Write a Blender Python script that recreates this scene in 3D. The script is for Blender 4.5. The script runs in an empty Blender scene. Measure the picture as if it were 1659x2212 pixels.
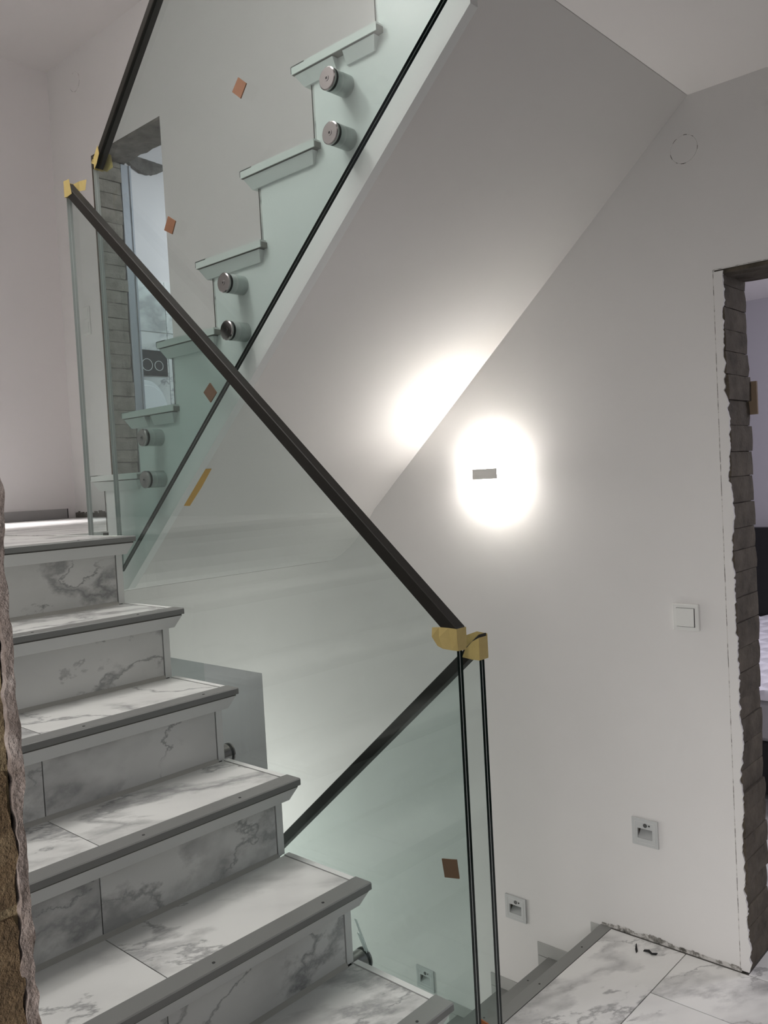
import bpy, bmesh, math, random
from mathutils import Vector, Matrix, noise

scene = bpy.context.scene
col = scene.collection
rnd = random.Random(7)

# ------------------------------------------------------------------ camera
cam_d = bpy.data.cameras.new('camera')
cam = bpy.data.objects.new('camera', cam_d)
col.objects.link(cam)
cam_d.sensor_fit = 'HORIZONTAL'
cam_d.sensor_width = 36.0
cam_d.lens = 1851.6 / 1659.0 * 36.0
cam_d.clip_start = 0.02
_yaw, _pit, _roll = 2.3117, -0.0356, -0.0539
_f = Vector((math.cos(_pit) * math.cos(_yaw), math.cos(_pit) * math.sin(_yaw), math.sin(_pit)))
_r0 = _f.cross(Vector((0, 0, 1))).normalized()
_u0 = _r0.cross(_f)
_r = math.cos(_roll) * _r0 + math.sin(_roll) * _u0
_u = -math.sin(_roll) * _r0 + math.cos(_roll) * _u0
_m = Matrix((( _r.x, _u.x, -_f.x), (_r.y, _u.y, -_f.y), (_r.z, _u.z, -_f.z))).to_4x4()
_m.translation = Vector((1.0659, -1.293, 1.0465))
cam.matrix_world = _m
scene.camera = cam

# ------------------------------------------------------------------ world, lights, exposure
world = bpy.data.worlds.new('world')
scene.world = world
world.use_nodes = True
world.node_tree.nodes['Background'].inputs[0].default_value = (0.80, 0.82, 0.86, 1)
world.node_tree.nodes['Background'].inputs[1].default_value = 0.35

def area(name, loc, aim, sx, sy, power, color=(1, 1, 1), spread=180):
    d = bpy.data.lights.new(name, 'AREA')
    d.shape = 'RECTANGLE'; d.size = sx; d.size_y = sy; d.energy = power; d.color = color; d.spread = math.radians(spread)
    o = bpy.data.objects.new(name, d); col.objects.link(o)
    o.location = loc
    o.rotation_euler = (Vector(aim) - Vector(loc)).to_track_quat('-Z', 'Y').to_euler()
    return o

def point(name, loc, power, rad, color=(1, 1, 1)):
    d = bpy.data.lights.new(name, 'POINT')
    d.energy = power; d.shadow_soft_size = rad; d.color = color
    o = bpy.data.objects.new(name, d); col.objects.link(o); o.location = loc
    return o

point('stairwell_light', (-0.92, -0.80, 2.95), 23, 0.07, (1.0, 0.955, 0.93))
area('tread_fill', (-0.75, -0.50, 3.46), (-0.75, -0.50, 0.0), 1.3, 0.9, 13, (1.0, 0.98, 0.95), 110)  # added overhead fill to brighten the treads, no such fixture known
area('landing_fill', (-3.05, 0.1, 3.46), (-3.05, 0.1, 0.9), 0.3, 1.2, 17, (1.0, 0.94, 0.94), 26)  # added to make the bright strip on the landing floor, source unknown
area('window_light', (1.35, -2.5, 0.75), (0.1, 1.2, -0.30), 0.9, 1.0, 7.2, (1.0, 0.96, 0.94), 70)
area('bath_light', (-2.5, 2.35, 2.95), (-3.6, 1.8, 1.75), 0.5, 0.5, 11, (0.88, 0.93, 1.0), 150)
area('bedroom_light', (1.6, 3.4, 1.6), (-0.8, 3.6, 0.2), 1.2, 1.2, 42, (0.93, 0.91, 1.0))
area('cellar_fill', (-2.9, 2.0, 0.40), (-2.8, 1.9, -1.5), 0.7, 0.7, 4.5, (0.99, 1.0, 0.99))  # weak fill added to lift the lower room, no lamp known there
point('lower_landing_light', (-2.15, 0.42, -0.55), 26, 0.25, (1.0, 0.98, 0.94))
point('lower_well_light', (-0.95, 0.75, -0.80), 0.7, 0.15, (1.0, 0.98, 0.94))

scene.cycles.transparent_max_bounces = 32
scene.view_settings.view_transform = 'Standard'
scene.view_settings.look = 'None'
scene.view_settings.gamma = 1.0
scene.view_settings.use_curve_mapping = False
scene.view_settings.exposure = 0.0

# ------------------------------------------------------------------ numbers of the place (metres)
H = 0.1855                 # rise
G = 0.2118                 # going
W = 1.2148                 # face of the long wall
ZF = -0.4637               # hall floor
ZC = 2.1207                # hall ceiling
ZL = 0.932                 # half landing
ZU = 3.515                 # upper ceiling
XE = -3.69                 # end wall
YS = -1.08                 # face of the near stairwell wall
WT = 0.19                  # wall thickness
Y2 = 0.1287                # tread ends, upper flight
SX = 0.0546                # soffit meets ceiling
SK = 0.888                 # soffit slope

# ------------------------------------------------------------------ materials
def nd(nt, t, **kw):
    n = nt.nodes.new(t)
    for k, v in kw.items():
        setattr(n, k, v)
    return n

def base_mat(name, color=(0.8, 0.8, 0.8), rough=0.5, metal=0.0):
    m = bpy.data.materials.new(name); m.use_nodes = True
    nt = m.node_tree; b = nt.nodes['Principled BSDF']
    b.inputs['Base Color'].default_value = (*color, 1)
    b.inputs['Roughness'].default_value = rough
    b.inputs['Metallic'].default_value = metal
    return m, nt, b

def coords(nt, scale=1.0, shift=False):
    tc = nd(nt, 'ShaderNodeTexCoord')
    mp = nd(nt, 'ShaderNodeMapping')
    mp.inputs['Scale'].default_value = (scale, scale, scale)
    nt.links.new(tc.outputs['Object'], mp.inputs['Vector'])
    if shift:
        oi = nd(nt, 'ShaderNodeObjectInfo')
        ml = nd(nt, 'ShaderNodeVectorMath', operation='MULTIPLY')
        cb = nd(nt, 'ShaderNodeCombineXYZ')
        for i in range(3): nt.links.new(oi.outputs['Random'], cb.inputs[i])
        ml.inputs[1].default_value = (37.0, 19.0, 53.0)
        nt.links.new(cb.outputs[0], ml.inputs[0])
        nt.links.new(ml.outputs[0], mp.inputs['Location'])
    return mp.outputs['Vector']

def tex_noise(nt, vec, scale, detail=4, rough=0.55, dist=0.0):
    n = nd(nt, 'ShaderNodeTexNoise')
    n.inputs['Scale'].default_value = scale; n.inputs['Detail'].default_value = detail
    n.inputs['Roughness'].default_value = rough; n.inputs['Distortion'].default_value = dist
    nt.links.new(vec, n.inputs['Vector'])
    return n.outputs['Fac']

def ramp(nt, fac, stops):
    r = nd(nt, 'ShaderNodeValToRGB')
    e = r.color_ramp.elements
    while len(e) < len(stops): e.new(0.5)
    for el, (p, c) in zip(e, stops):
        el.position = p; el.color = (*c, 1) if len(c) == 3 else c
    nt.links.new(fac, r.inputs['Fac'])
    return r.outputs['Color']

def math_(nt, op, a, b=None, clamp=False):
    n = nd(nt, 'ShaderNodeMath', operation=op); n.use_clamp = clamp
    for i, v in enumerate((a, b)):
        if v is None: continue
        if isinstance(v, (int, float)): n.inputs[i].default_value = v
        else: nt.links.new(v, n.inputs[i])
    return n.outputs[0]

def mixc(nt, fac, a, b):
    n = nd(nt, 'ShaderNodeMix', data_type='RGBA')
    for s, v in ((0, fac), (6, a), (7, b)):
        if isinstance(v, tuple): n.inputs[s].default_value = (*v, 1)
        elif isinstance(v, (int, float)): n.inputs[s].default_value = v
        else: nt.links.new(v, n.inputs[s])
    return n.outputs[2]

def bump(nt, b, height, strength, dist=0.002):
    n = nd(nt, 'ShaderNodeBump')
    n.inputs['Strength'].default_value = strength; n.inputs['Distance'].default_value = dist
    nt.links.new(height, n.inputs['Height']); nt.links.new(n.outputs[0], b.inputs['Normal'])

def plaster(name, c1, c2, rough=0.85, grain=260):
    m, nt, b = base_mat(name, c1, rough)
    v = coords(nt)
    nt.links.new(mixc(nt, tex_noise(nt, v, 2.3, 5, 0.6), c1, c2), b.inputs['Base Color'])
    bump(nt, b, tex_noise(nt, v, grain, 2, 0.5), 0.18, 0.001)
    return m

def marble(name, tone, rough=0.22, more=0.0):
    m, nt, b = base_mat(name, tone, rough)
    v = coords(nt, 1.0, True)
    rot = nd(nt, 'ShaderNodeVectorRotate', rotation_type='EULER_XYZ'); rot.inputs['Rotation'].default_value = (0.5, 0.6, 0.65)
    nt.links.new(v, rot.inputs['Vector'])
    st = nd(nt, 'ShaderNodeVectorMath', operation='MULTIPLY'); st.inputs[1].default_value = (1.0, 0.42, 0.8)
    nt.links.new(rot.outputs[0], st.inputs[0]); v = st.outputs[0]
    warp = nd(nt, 'ShaderNodeTexNoise'); warp.inputs['Scale'].default_value = 6.5; warp.inputs['Detail'].default_value = 8; warp.inputs['Roughness'].default_value = 0.62
    nt.links.new(v, warp.inputs['Vector'])
    vm = nd(nt, 'ShaderNodeVectorMath', operation='MULTIPLY_ADD')
    vm.inputs[1].default_value = (0.30, 0.30, 0.30)
    nt.links.new(warp.outputs['Color'], vm.inputs[0]); nt.links.new(v, vm.inputs[2])
    vv = vm.outputs[0]
    def vein(scale, width, lo, hi, gain):
        n = tex_noise(nt, vv, scale, 1.5, 0.5)
        d = math_(nt, 'ABSOLUTE', math_(nt, 'SUBTRACT', n, 0.5))
        r = nd(nt, 'ShaderNodeMapRange'); r.inputs[1].default_value = 0.0; r.inputs[2].default_value = width
        r.inputs[3].default_value = 1.0; r.inputs[4].default_value = 0.0
        nt.links.new(d, r.inputs[0])
        mk = nd(nt, 'ShaderNodeMapRange'); mk.inputs[1].default_value = lo - more; mk.inputs[2].default_value = hi - more
        nt.links.new(tex_noise(nt, v, scale * 1.3 + 1.1, 3, 0.6), mk.inputs[0])
        return math_(nt, 'MULTIPLY', math_(nt, 'MULTIPLY', r.outputs[0], mk.outputs[0]), gain)
    a = vein(3.4, 0.060, 0.42, 0.56, 0.72)
    c = vein(4.6, 0.020, 0.38, 0.50, 0.78)
    s = vein(1.9, 0.13, 0.42, 0.60, 0.24)
    tot = math_(nt, 'ADD', math_(nt, 'MAXIMUM', a, c), s, True)
    dark = tuple(x * 0.36 for x in tone[:2]) + (tone[2] * 0.37,)
    nt.links.new(mixc(nt, tot, tone, dark), b.inputs['Base Color'])
    return m

def rough_stone(name, stops, scale=18, bumps=0.9, dist=0.008):
    m, nt, b = base_mat(name, (0.3, 0.25, 0.2), 0.95)
    v = coords(nt, 1.0, True)
    n1 = tex_noise(nt, v, scale, 6, 0.65)
    nt.links.new(ramp(nt, n1, stops), b.inputs['Base Color'])
    bump(nt, b, math_(nt, 'ADD', n1, tex_noise(nt, v, scale * 9, 4, 0.6)), bumps, dist)
    return m

def glass_face(name, tint, reflect=True):
    m = bpy.data.materials.new(name); m.use_nodes = True
    nt = m.node_tree; nt.nodes.remove(nt.nodes['Principled BSDF'])
    out = nt.nodes['Material Output']
    geo = nd(nt, 'ShaderNodeNewGeometry')
    dp = nd(nt, 'ShaderNodeVectorMath', operation='DOT_PRODUCT')
    nt.links.new(geo.outputs['Incoming'], dp.inputs[0]); nt.links.new(geo.outputs['Normal'], dp.inputs[1])
    c = math_(nt, 'SUBTRACT', 1.0, math_(nt, 'ABSOLUTE', dp.outputs['Value']), True)
    fr = math_(nt, 'ADD', math_(nt, 'MULTIPLY', math_(nt, 'POWER', c, 5.0), 0.96), 0.04, True)
    t = nd(nt, 'ShaderNodeBsdfTransparent'); t.inputs[0].default_value = (*tint, 1)
    g = nd(nt, 'ShaderNodeBsdfGlossy'); g.inputs['Roughness'].default_value = 0.01
    mx = nd(nt, 'ShaderNodeMixShader')
    nt.links.new(fr, mx.inputs[0]); nt.links.new(t.outputs[0], mx.inputs[1]); nt.links.new(g.outputs[0], mx.inputs[2])
    nt.links.new(mx.outputs[0] if reflect else t.outputs[0], out.inputs[0])
    return m

M = {}
M['wall'] = plaster('wall_plaster', (0.745, 0.73, 0.72), (0.685, 0.67, 0.66))
M['wall_pink'] = plaster('end_wall_plaster', (0.74, 0.71, 0.71), (0.71, 0.68, 0.68))
M['ceil'] = plaster('ceiling_plaster', (0.76, 0.73, 0.72), (0.72, 0.695, 0.69))
M['soffit'] = plaster('soffit_plaster', (0.73, 0.715, 0.70), (0.69, 0.675, 0.665))
M['paint'] = plaster('stringer_paint', (0.80, 0.81, 0.80), (0.77, 0.78, 0.77), 0.55, 140)
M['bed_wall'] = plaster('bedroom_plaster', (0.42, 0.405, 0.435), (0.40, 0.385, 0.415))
M['cellar'] = plaster('lower_room_plaster', (0.50, 0.51, 0.51), (0.46, 0.47, 0.47))
M['patch'] = plaster('patch_plaster', (0.70, 0.66, 0.62), (0.52, 0.47, 0.42), 0.9, 90)
M['dirt'] = rough_stone('dirty_plaster', [(0.34, (0.10, 0.095, 0.085)), (0.46, (0.30, 0.285, 0.265)), (0.54, (0.62, 0.60, 0.58))], 40, 0.6, 0.003)
M['marble'] = marble('tread_marble', (0.74, 0.74, 0.72), 0.22, 0.02)
M['marble_riser'] = marble('riser_marble', (0.72, 0.72, 0.70), 0.25, 0.07)
M['marble_floor'] = marble('floor_marble', (0.76, 0.755, 0.74), 0.3)
M['trim'] = base_mat('white_edge_trim', (0.72, 0.73, 0.71), 0.45)[0]
M['band'] = plaster('beveled_band', (0.66, 0.67, 0.655), (0.60, 0.61, 0.60), 0.6, 120)
M['alu'] = base_mat('grey_aluminium', (0.23, 0.232, 0.225), 0.42, 0.25)[0]
M['alu_dark'] = base_mat('grey_aluminium_screw', (0.03, 0.03, 0.03), 0.6)[0]
M['grout'] = base_mat('dark_grout', (0.11, 0.105, 0.095), 0.95)[0]
M['caulk'] = base_mat('grey_caulk', (0.42, 0.41, 0.38), 0.8)[0]
M['void'] = base_mat('raw_concrete', (0.26, 0.25, 0.23), 0.95)[0]
M['rail'] = base_mat('bronze_black_metal', (0.013, 0.0115, 0.009), 0.55, 0.0)[0]
M['rail'].node_tree.nodes['Principled BSDF'].inputs['Specular IOR Level'].default_value = 0.28
M['glass'] = glass_face('glass_pane', (0.893, 0.935, 0.925))
M['edge'] = base_mat('glass_edge_dark', (0.002, 0.008, 0.006), 0.12)[0]  # darkness of refracted glass edges put into the colour
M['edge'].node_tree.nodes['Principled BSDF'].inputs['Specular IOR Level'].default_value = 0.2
M['edge_far'] = base_mat('glass_edge_far', (0.44, 0.45, 0.44), 0.15)[0]  # paler copy of the edge, light on the far ends painted in
M['inter_near'] = base_mat('near_interlayer', (0.34, 0.36, 0.35), 0.25)[0]  # tones of one interlayer, light on each edge put into the colour
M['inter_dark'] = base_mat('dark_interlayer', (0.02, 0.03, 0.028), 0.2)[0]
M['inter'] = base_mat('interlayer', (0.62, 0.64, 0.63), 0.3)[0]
M['chrome'] = base_mat('brushed_steel', (0.34, 0.33, 0.325), 0.20, 1.0)[0]
M['steel'] = base_mat('satin_steel', (0.46, 0.49, 0.475), 0.38, 0.35)[0]
M['rubber'] = base_mat('black_rubber', (0.006, 0.006, 0.006), 0.5)[0]
M['white_plastic'] = base_mat('white_plastic', (0.72, 0.72, 0.70), 0.35)[0]
M['grey_plastic'] = base_mat('silver_plastic', (0.52, 0.53, 0.53), 0.4)[0]
M['lens'] = base_mat('sensor_lens', (0.07, 0.07, 0.07), 0.3)[0]
M['black'] = base_mat('black_satin', (0.005, 0.005, 0.006), 0.5)[0]
M['flush'] = base_mat('anthracite_plate', (0.012, 0.012, 0.015), 0.6)[0]
M['ceramic'] = base_mat('white_ceramic', (0.86, 0.87, 0.88), 0.12)[0]
M['pvc'] = base_mat('pale_blue_frame', (0.38, 0.40, 0.44), 0.35)[0]
M['fabric'] = plaster('quilted_fabric', (0.84, 0.82, 0.88), (0.80, 0.78, 0.85), 0.9, 300)
M['sheet'] = plaster('grey_mattress', (0.42, 0.41, 0.43), (0.38, 0.37, 0.39), 0.9, 300)  # grey of the mattress below the quilted cover
M['lamp_body'] = base_mat('lamp_body_paint', (0.85, 0.83, 0.80), 0.5)[0]
M['skirt_tile'] = plaster('grey_wall_tile', (0.43, 0.43, 0.415), (0.38, 0.38, 0.37), 0.9, 120)
M['skirt'] = base_mat('grey_skirting', (0.34, 0.33, 0.33), 0.5)[0]
M['concrete'] = rough_stone('lintel_concrete', [(0.3, (0.075, 0.07, 0.06)), (0.55, (0.16, 0.15, 0.135)), (0.75, (0.25, 0.235, 0.21))], 12, 0.7, 0.01)
M['brick'] = rough_stone('grey_brick', [(0.25, (0.13, 0.115, 0.095)), (0.5, (0.235, 0.215, 0.185)), (0.75, (0.33, 0.30, 0.26))], 14, 0.6, 0.006)
M['brick_dark'] = rough_stone('dark_brick', [(0.25, (0.04, 0.032, 0.024)), (0.5, (0.092, 0.076, 0.058)), (0.8, (0.155, 0.13, 0.10))], 14, 0.6, 0.006)
M['mortar'] = rough_stone('mortar', [(0.3, (0.05, 0.042, 0.032)), (0.7, (0.12, 0.105, 0.085))], 30, 0.7, 0.006)
M['brick_brown'] = rough_stone('brown_brick', [(0.30, (0.075, 0.048, 0.024)), (0.50, (0.16, 0.105, 0.055)), (0.60, (0.21, 0.15, 0.085)), (0.72, (0.40, 0.31, 0.17))], 45, 0.9, 0.004)
M['lime'] = rough_stone('lime_mortar', [(0.3, (0.12, 0.085, 0.05)), (0.6, (0.36, 0.28, 0.16)), (0.75, (0.48, 0.39, 0.24))], 50, 0.9, 0.004)
M['lip'] = rough_stone('plaster_lip', [(0.3, (0.17, 0.13, 0.105)), (0.55, (0.34, 0.28, 0.25)), (0.75, (0.56, 0.49, 0.45))], 60, 0.8, 0.003)
M['cardboard'] = base_mat('tan_card', (0.22, 0.16, 0.11), 0.9)[0]
M['scrap'] = base_mat('black_scrap', (0.006, 0.006, 0.006), 0.8)[0]
M['pale_line'] = base_mat('pale_line_tone', (0.85, 0.87, 0.85), 0.3)[0]  # colour of the thin pale rods by the fitting

def tape_mat(name, c1, c2):
    m, nt, b = base_mat(name, c1, 0.7)
    v = coords(nt)
    nt.links.new(mixc(nt, tex_noise(nt, v, 60, 4, 0.6), c1, c2), b.inputs['Base Color'])
    bump(nt, b, tex_noise(nt, v, 500, 2), 0.3, 0.0005)
    return m
M['tape'] = tape_mat('yellow_masking_tape', (0.50, 0.39, 0.15), (0.40, 0.30, 0.10))
M['tape_orange'] = tape_mat('orange_masking_tape', (0.60, 0.34, 0.05), (0.50, 0.27, 0.035))
M['cork'] = tape_mat('brown_cork', (0.24, 0.112, 0.058), (0.19, 0.085, 0.042))
M['cork_orange'] = tape_mat('orange_cork', (0.42, 0.14, 0.04), (0.33, 0.10, 0.03))

def emit(name, color, strength):
    m = bpy.data.materials.new(name); m.use_nodes = True
    b = m.node_tree.nodes['Principled BSDF']
    b.inputs['Base Color'].default_value = (*color, 1)
    b.inputs['Emission Color'].default_value = (*color, 1)
    b.inputs['Emission Strength'].default_value = strength
    return m
M['glow'] = emit('lamp_diffuser', (1.0, 0.95, 0.89), 150.0)

# ------------------------------------------------------------------ mesh helpers
ORIGIN = {}
class MB:
    def __init__(self): self.v = []; self.f = []; self.m = []
    def add(self, vs, fs, mi=0):
        o = len(self.v); self.v += [tuple(v) for v in vs]
        for f in fs: self.f.append(tuple(i + o for i in f)); self.m.append(mi)
        return self
    def box(self, x0, x1, y0, y1, z0, z1, mi=0, faces=None):
        vs = [(x0, y0, z0), (x1, y0, z0), (x1, y1, z0), (x0, y1, z0), (x0, y0, z1), (x1, y0, z1), (x1, y1, z1), (x0, y1, z1)]
        fs = [(0, 3, 2, 1), (4, 5, 6, 7), (0, 1, 5, 4), (1, 2, 6, 5), (2, 3, 7, 6), (3, 0, 4, 7)]
        return self.add(vs, fs, mi)
    def prism_y(self, poly, y0, y1, mi=0, cap=None, y0b=None):
        """poly of (x,z); extruded along y"""
        n = len(poly)
        vs = [(x, y0, z) for x, z in poly] + [(x, y1, z) for x, z in poly]
        a = sum(poly[i][0] * poly[(i + 1) % n][1] - poly[(i + 1) % n][0] * poly[i][1] for i in range(n))
        c1 = tuple(range(n)); c2 = tuple(range(2 * n - 1, n - 1, -1))
        sd = [(i, i + n, (i + 1) % n + n, (i + 1) % n) for i in range(n)]
        if a < 0:
            c1, c2 = c1[::-1], c2[::-1]; sd = [s[::-1] for s in sd]
        self.add(vs, [c1, c2], mi if cap is None else cap)
        o = len(self.v) - 2 * n
        for s in sd: self.f.append(tuple(i + o for i in s)); self.m.append(mi)
        return self
    def cyl(self, c, axis, r, h, n=24, mi=0, r2=None):
        r2 = r if r2 is None else r2
        ax = Vector(axis).normalized()
        t = ax.orthogonal().normalized(); b = ax.cross(t); c = Vector(c)
        vs = []
        for rr, k in ((r, 0), (r2, h)):
            for i in range(n):
                a = 2 * math.pi * i / n
                vs.append(c + ax * k + (t * math.cos(a) + b * math.sin(a)) * rr)
        fs = [tuple(range(n - 1, -1, -1)), tuple(range(n, 2 * n))] + [(i, (i + 1) % n, (i + 1) % n + n, i + n) for i in range(n)]
        return self.add(vs, fs, mi)
    def ring(self, c, axis, r0, r1, h, n=32, mi=0):
        ax = Vector(axis).normalized(); t = ax.orthogonal().normalized(); b = ax.cross(t); c = Vector(c)
        vs = []
        for rr, k in ((r0, 0), (r1, 0), (r1, h), (r0, h)):
            for i in range(n):
                a = 2 * math.pi * i / n
                vs.append(c + ax * k + (t * math.cos(a) + b * math.sin(a)) * rr)
        fs = []
        for q in range(4):
            for i in range(n):
                j = (i + 1) % n; q2 = (q + 1) % 4
                fs.append((q * n + j, q * n + i, q2 * n + i, q2 * n + j))
        return self.add(vs, fs, mi)
    def build(self, name, mats, parent=None, bevel=0.0, smooth=False, shift=None):
        me = bpy.data.meshes.new(name)
        p = parent; o = Vector((0, 0, 0))
        if p is not None: o = ORIGIN.get(p.name, Vector((0, 0, 0)))
        if shift is not None: o = Vector(shift)
        me.from_pydata([tuple(Vector(v) - o) for v in self.v], [], self.f)
        if not isinstance(mats, (list, tuple)): mats = [mats]
        for m in mats: me.materials.append(m)
        for pl, mi in zip(me.polygons, self.m): pl.material_index = mi
        if bevel > 0:
            bm = bmesh.new(); bm.from_mesh(me)
            bmesh.ops.bevel(bm, geom=list(bm.edges), offset=bevel, segments=1, affect='EDGES')
            bm.to_mesh(me); bm.free()
        if smooth:
            for pl in me.polygons: pl.use_smooth = True
        me.update()
        ob = bpy.data.objects.new(name, me); col.objects.link(ob)
        if parent is not None: ob.parent = parent
        elif shift is not None: ob.location = shift
        ORIGIN[ob.name] = o
        return ob

def smooth_by_angle(ob, ang=40):
    me = ob.data
    for pl in me.polygons: pl.use_smooth = True
    bm = bmesh.new(); bm.from_mesh(me)
    for e in bm.edges:
        if len(e.link_faces) == 2 and e.calc_face_angle() > math.radians(ang): e.smooth = False
    bm.to_mesh(me); bm.free()
    return ob

def thing(name, label, cat, loc=(0, 0, 0), group=None):
    o = bpy.data.objects.new(name, None); col.objects.link(o)
    o.empty_display_size = 0.05
    o.location = loc; ORIGIN[o.name] = Vector(loc)
    o['label'] = label; o['category'] = cat
    if group: o['group'] = group
    return o

def tag(o, label, cat, group=None):
    o['label'] = label; o['category'] = cat
    if group: o['group'] = group
    return o

def struct(o):
    o['kind'] = 'structure'; return o

def copy_thing(root, loc, label):
    r = root.copy(); col.objects.link(r); r.location = loc; r['label'] = label
    for ch in list(root.children):
        c = ch.copy(); col.objects.link(c); c.parent = r
        for g in list(ch.children):
            d = g.copy(); col.objects.link(d); d.parent = c
    return r

def jag(poly_pts, amp, seed):
    q = random.Random(seed)
    return [(a + q.uniform(-amp, amp), b) for a, b in poly_pts]

# ------------------------------------------------------------------ setting: long wall with three openings
def wall_with_holes(name, xs, zs, holes, y0, y1, mat, reveal):
    mb = MB()
    def hole(cx, cz): return any(a < cx < b and c < cz < d for a, b, c, d in holes)
    for i in range(len(xs) - 1):
        for k in range(len(zs) - 1):
            xa, xb, za, zb = xs[i], xs[i + 1], zs[k], zs[k + 1]
            if hole((xa + xb) / 2, (za + zb) / 2): continue
            mb.add([(xa, y0, za), (xb, y0, za), (xb, y0, zb), (xa, y0, zb)], [(0, 1, 2, 3)])
            mb.add([(xa, y1, za), (xb, y1, za), (xb, y1, zb), (xa, y1, zb)], [(3, 2, 1, 0)])
    X0, X1, Z0, Z1 = xs[0], xs[-1], zs[0], zs[-1]
    mb.add([(X0, y0, Z0), (X0, y1, Z0), (X0, y1, Z1), (X0, y0, Z1)], [(3, 2, 1, 0)])
    mb.add([(X1, y0, Z0), (X1, y1, Z0), (X1, y1, Z1), (X1, y0, Z1)], [(0, 1, 2, 3)])
    mb.add([(X0, y0, Z1), (X1, y0, Z1), (X1, y1, Z1), (X0, y1, Z1)], [(0, 1, 2, 3)])
    mb.add([(X0, y0, Z0), (X1, y0, Z0), (X1, y1, Z0), (X0, y1, Z0)], [(3, 2, 1, 0)])
    for a, b, c, d in holes:
        mb.add([(a, y0, c), (a, y1, c), (a, y1, d), (a, y0, d)], [(0, 1, 2, 3)], 1)
        mb.add([(b, y0, c), (b, y1, c), (b, y1, d), (b, y0, d)], [(3, 2, 1, 0)], 1)
        mb.add([(a, y0, d), (b, y0, d), (b, y1, d), (a, y1, d)], [(0, 1, 2, 3)], 1)
        mb.add([(a, y0, c), (b, y0, c), (b, y1, c), (a, y1, c)], [(3, 2, 1, 0)], 1)
    return struct(mb.build(name, [mat, reveal]))

BX0, BX1, BZ1 = -3.236, -2.592, 2.915          # bathroom opening
DX0, DX1, DZ1 = 0.112, 1.02, 1.602             # bedroom opening
CX0, CX1, CZ1 = -2.95, -2.050, 0.188           # opening of the level below
YB = W + WT
SL = [(-0.1755, -0.1125), (-0.687, -0.512), (-1.137, -0.932)]      # recessed step lights
slh = [(x - 0.025, x + 0.025, z - 0.020, z + 0.012) for x, z in SL]
ZD = ZF - 0.006
xs = sorted({-3.95, BX0, CX0, BX1, CX1, DX0, DX1, 3.0} | {h[0] for h in slh} | {h[1] for h in slh})
zs = sorted({-2.2, -1.86, CZ1, ZD, ZL, DZ1, BZ1, 3.7} | {h[2] for h in slh} | {h[3] for h in slh})
wall_right = wall_with_holes('wall_right', xs, zs, [(BX0, BX1, ZL, BZ1), (CX0, CX1, -1.86, CZ1), (DX0, DX1, ZD, DZ1)] + slh, W, YB, M['wall'], M['mortar'])
# the opening below is plastered smooth
mb = MB(); mb.box(CX0, CX0 + 0.006, W + 0.001, YB + 0.12, -1.86, CZ1 - 0.001)
struct(mb.build('trim_1', M['cellar']))

mb = MB(); mb.box(XE - 0.2, XE, -1.3, 3.2, -2.2, 3.7)
wall_end = struct(mb.build('wall_end', M['wall_pink']))
mb = MB(); mb.box(XE, 0.54, YS - 0.19, YS, -2.2, 3.7)
wall_left = struct(mb.build('wall_left', M['wall']))
mb = MB(); mb.box(0.54, 1.62, YS - 0.19, YS, 1.66, 3.7); mb.box(1.62, 3.0, YS - 0.19, YS, ZF - 0.2, 3.7)
struct(mb.build('wall_left.001', M['wall']))
mb = MB(); mb.box(3.0, 3.2, -1.3, W + WT, ZF - 0.2, 3.7)
struct(mb.build('wall_near', M['wall']))
mb = MB(); mb.box(SX, 3.0, YS, W, ZC, ZC + 0.185)
struct(mb.build('ceiling', M['ceil']))
mb = MB(); mb.box(XE - 0.2, 3.2, -1.3, W + 0.001, ZU, ZU + 0.15)
struct(mb.build('ceiling.001', M['ceil']))

# ------------------------------------------------------------------ hall floor and its tiles
mb = MB()
mb.box(-0.335, 3.0, 0.13, W + WT, ZF - 0.20, ZF - 0.004)
mb.box(0.50, 3.0, YS - 0.2, 0.13, ZF - 0.20, ZF - 0.004)
floor = struct(mb.build('floor', M['grout']))
def tile(x0, x1, y0, y1, ztop, parent, mat='marble_floor', th=0.004, gap=0.0016):
    m_ = MB(); m_.box(x0 + gap, x1 - gap, y0 + gap, y1 - gap, ztop - th, ztop)
    return m_.build('tile', M[mat], parent)
tile(-0.308, -0.0554, 0.13, W - 0.008, ZF, floor)
for x0, x1 in ((-0.0554, 1.1446), (1.1446, 2.3446)):
    tile(x0, x1, 0.9567, W - 0.008, ZF, floor)
    tile(x0, x1, 0.3567, 0.9567, ZF, floor)
    tile(x0, x1, 0.13, 0.3567, ZF, floor)
    tile(max(x0, 0.52), x1, -0.47, 0.13, ZF, floor)
    tile(max(x0, 0.52), x1, -1.07, -0.47, ZF, floor)
tile(DX0 + 0.02, 1.0, W - 0.008, YB, ZF, floor)
# dirt line where the skirting is missing
mb = MB()
q = random.Random(3)
n = 60
for i in range(n):
    xa = -0.345 + (DX0 + 0.345) * i / n; xb = -0.345 + (DX0 + 0.345) * (i + 1) / n
    ha = 0.006 + 0.020 * abs(noise.noise(Vector((xa * 9, 3.1, 0)))) * (0.6 + i / n) + q.uniform(0, .004)
    mb.box(xa, xb, W - 0.0025, W + 0.002, ZF, ZF + ha)
struct(mb.build('trim_2', M['dirt']))
mb = MB(); mb.box(-0.335, DX0, W - 0.007, W + 0.001, ZF - 0.006, ZF - 0.001)
struct(mb.build('trim_3', M['grout']))

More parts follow.
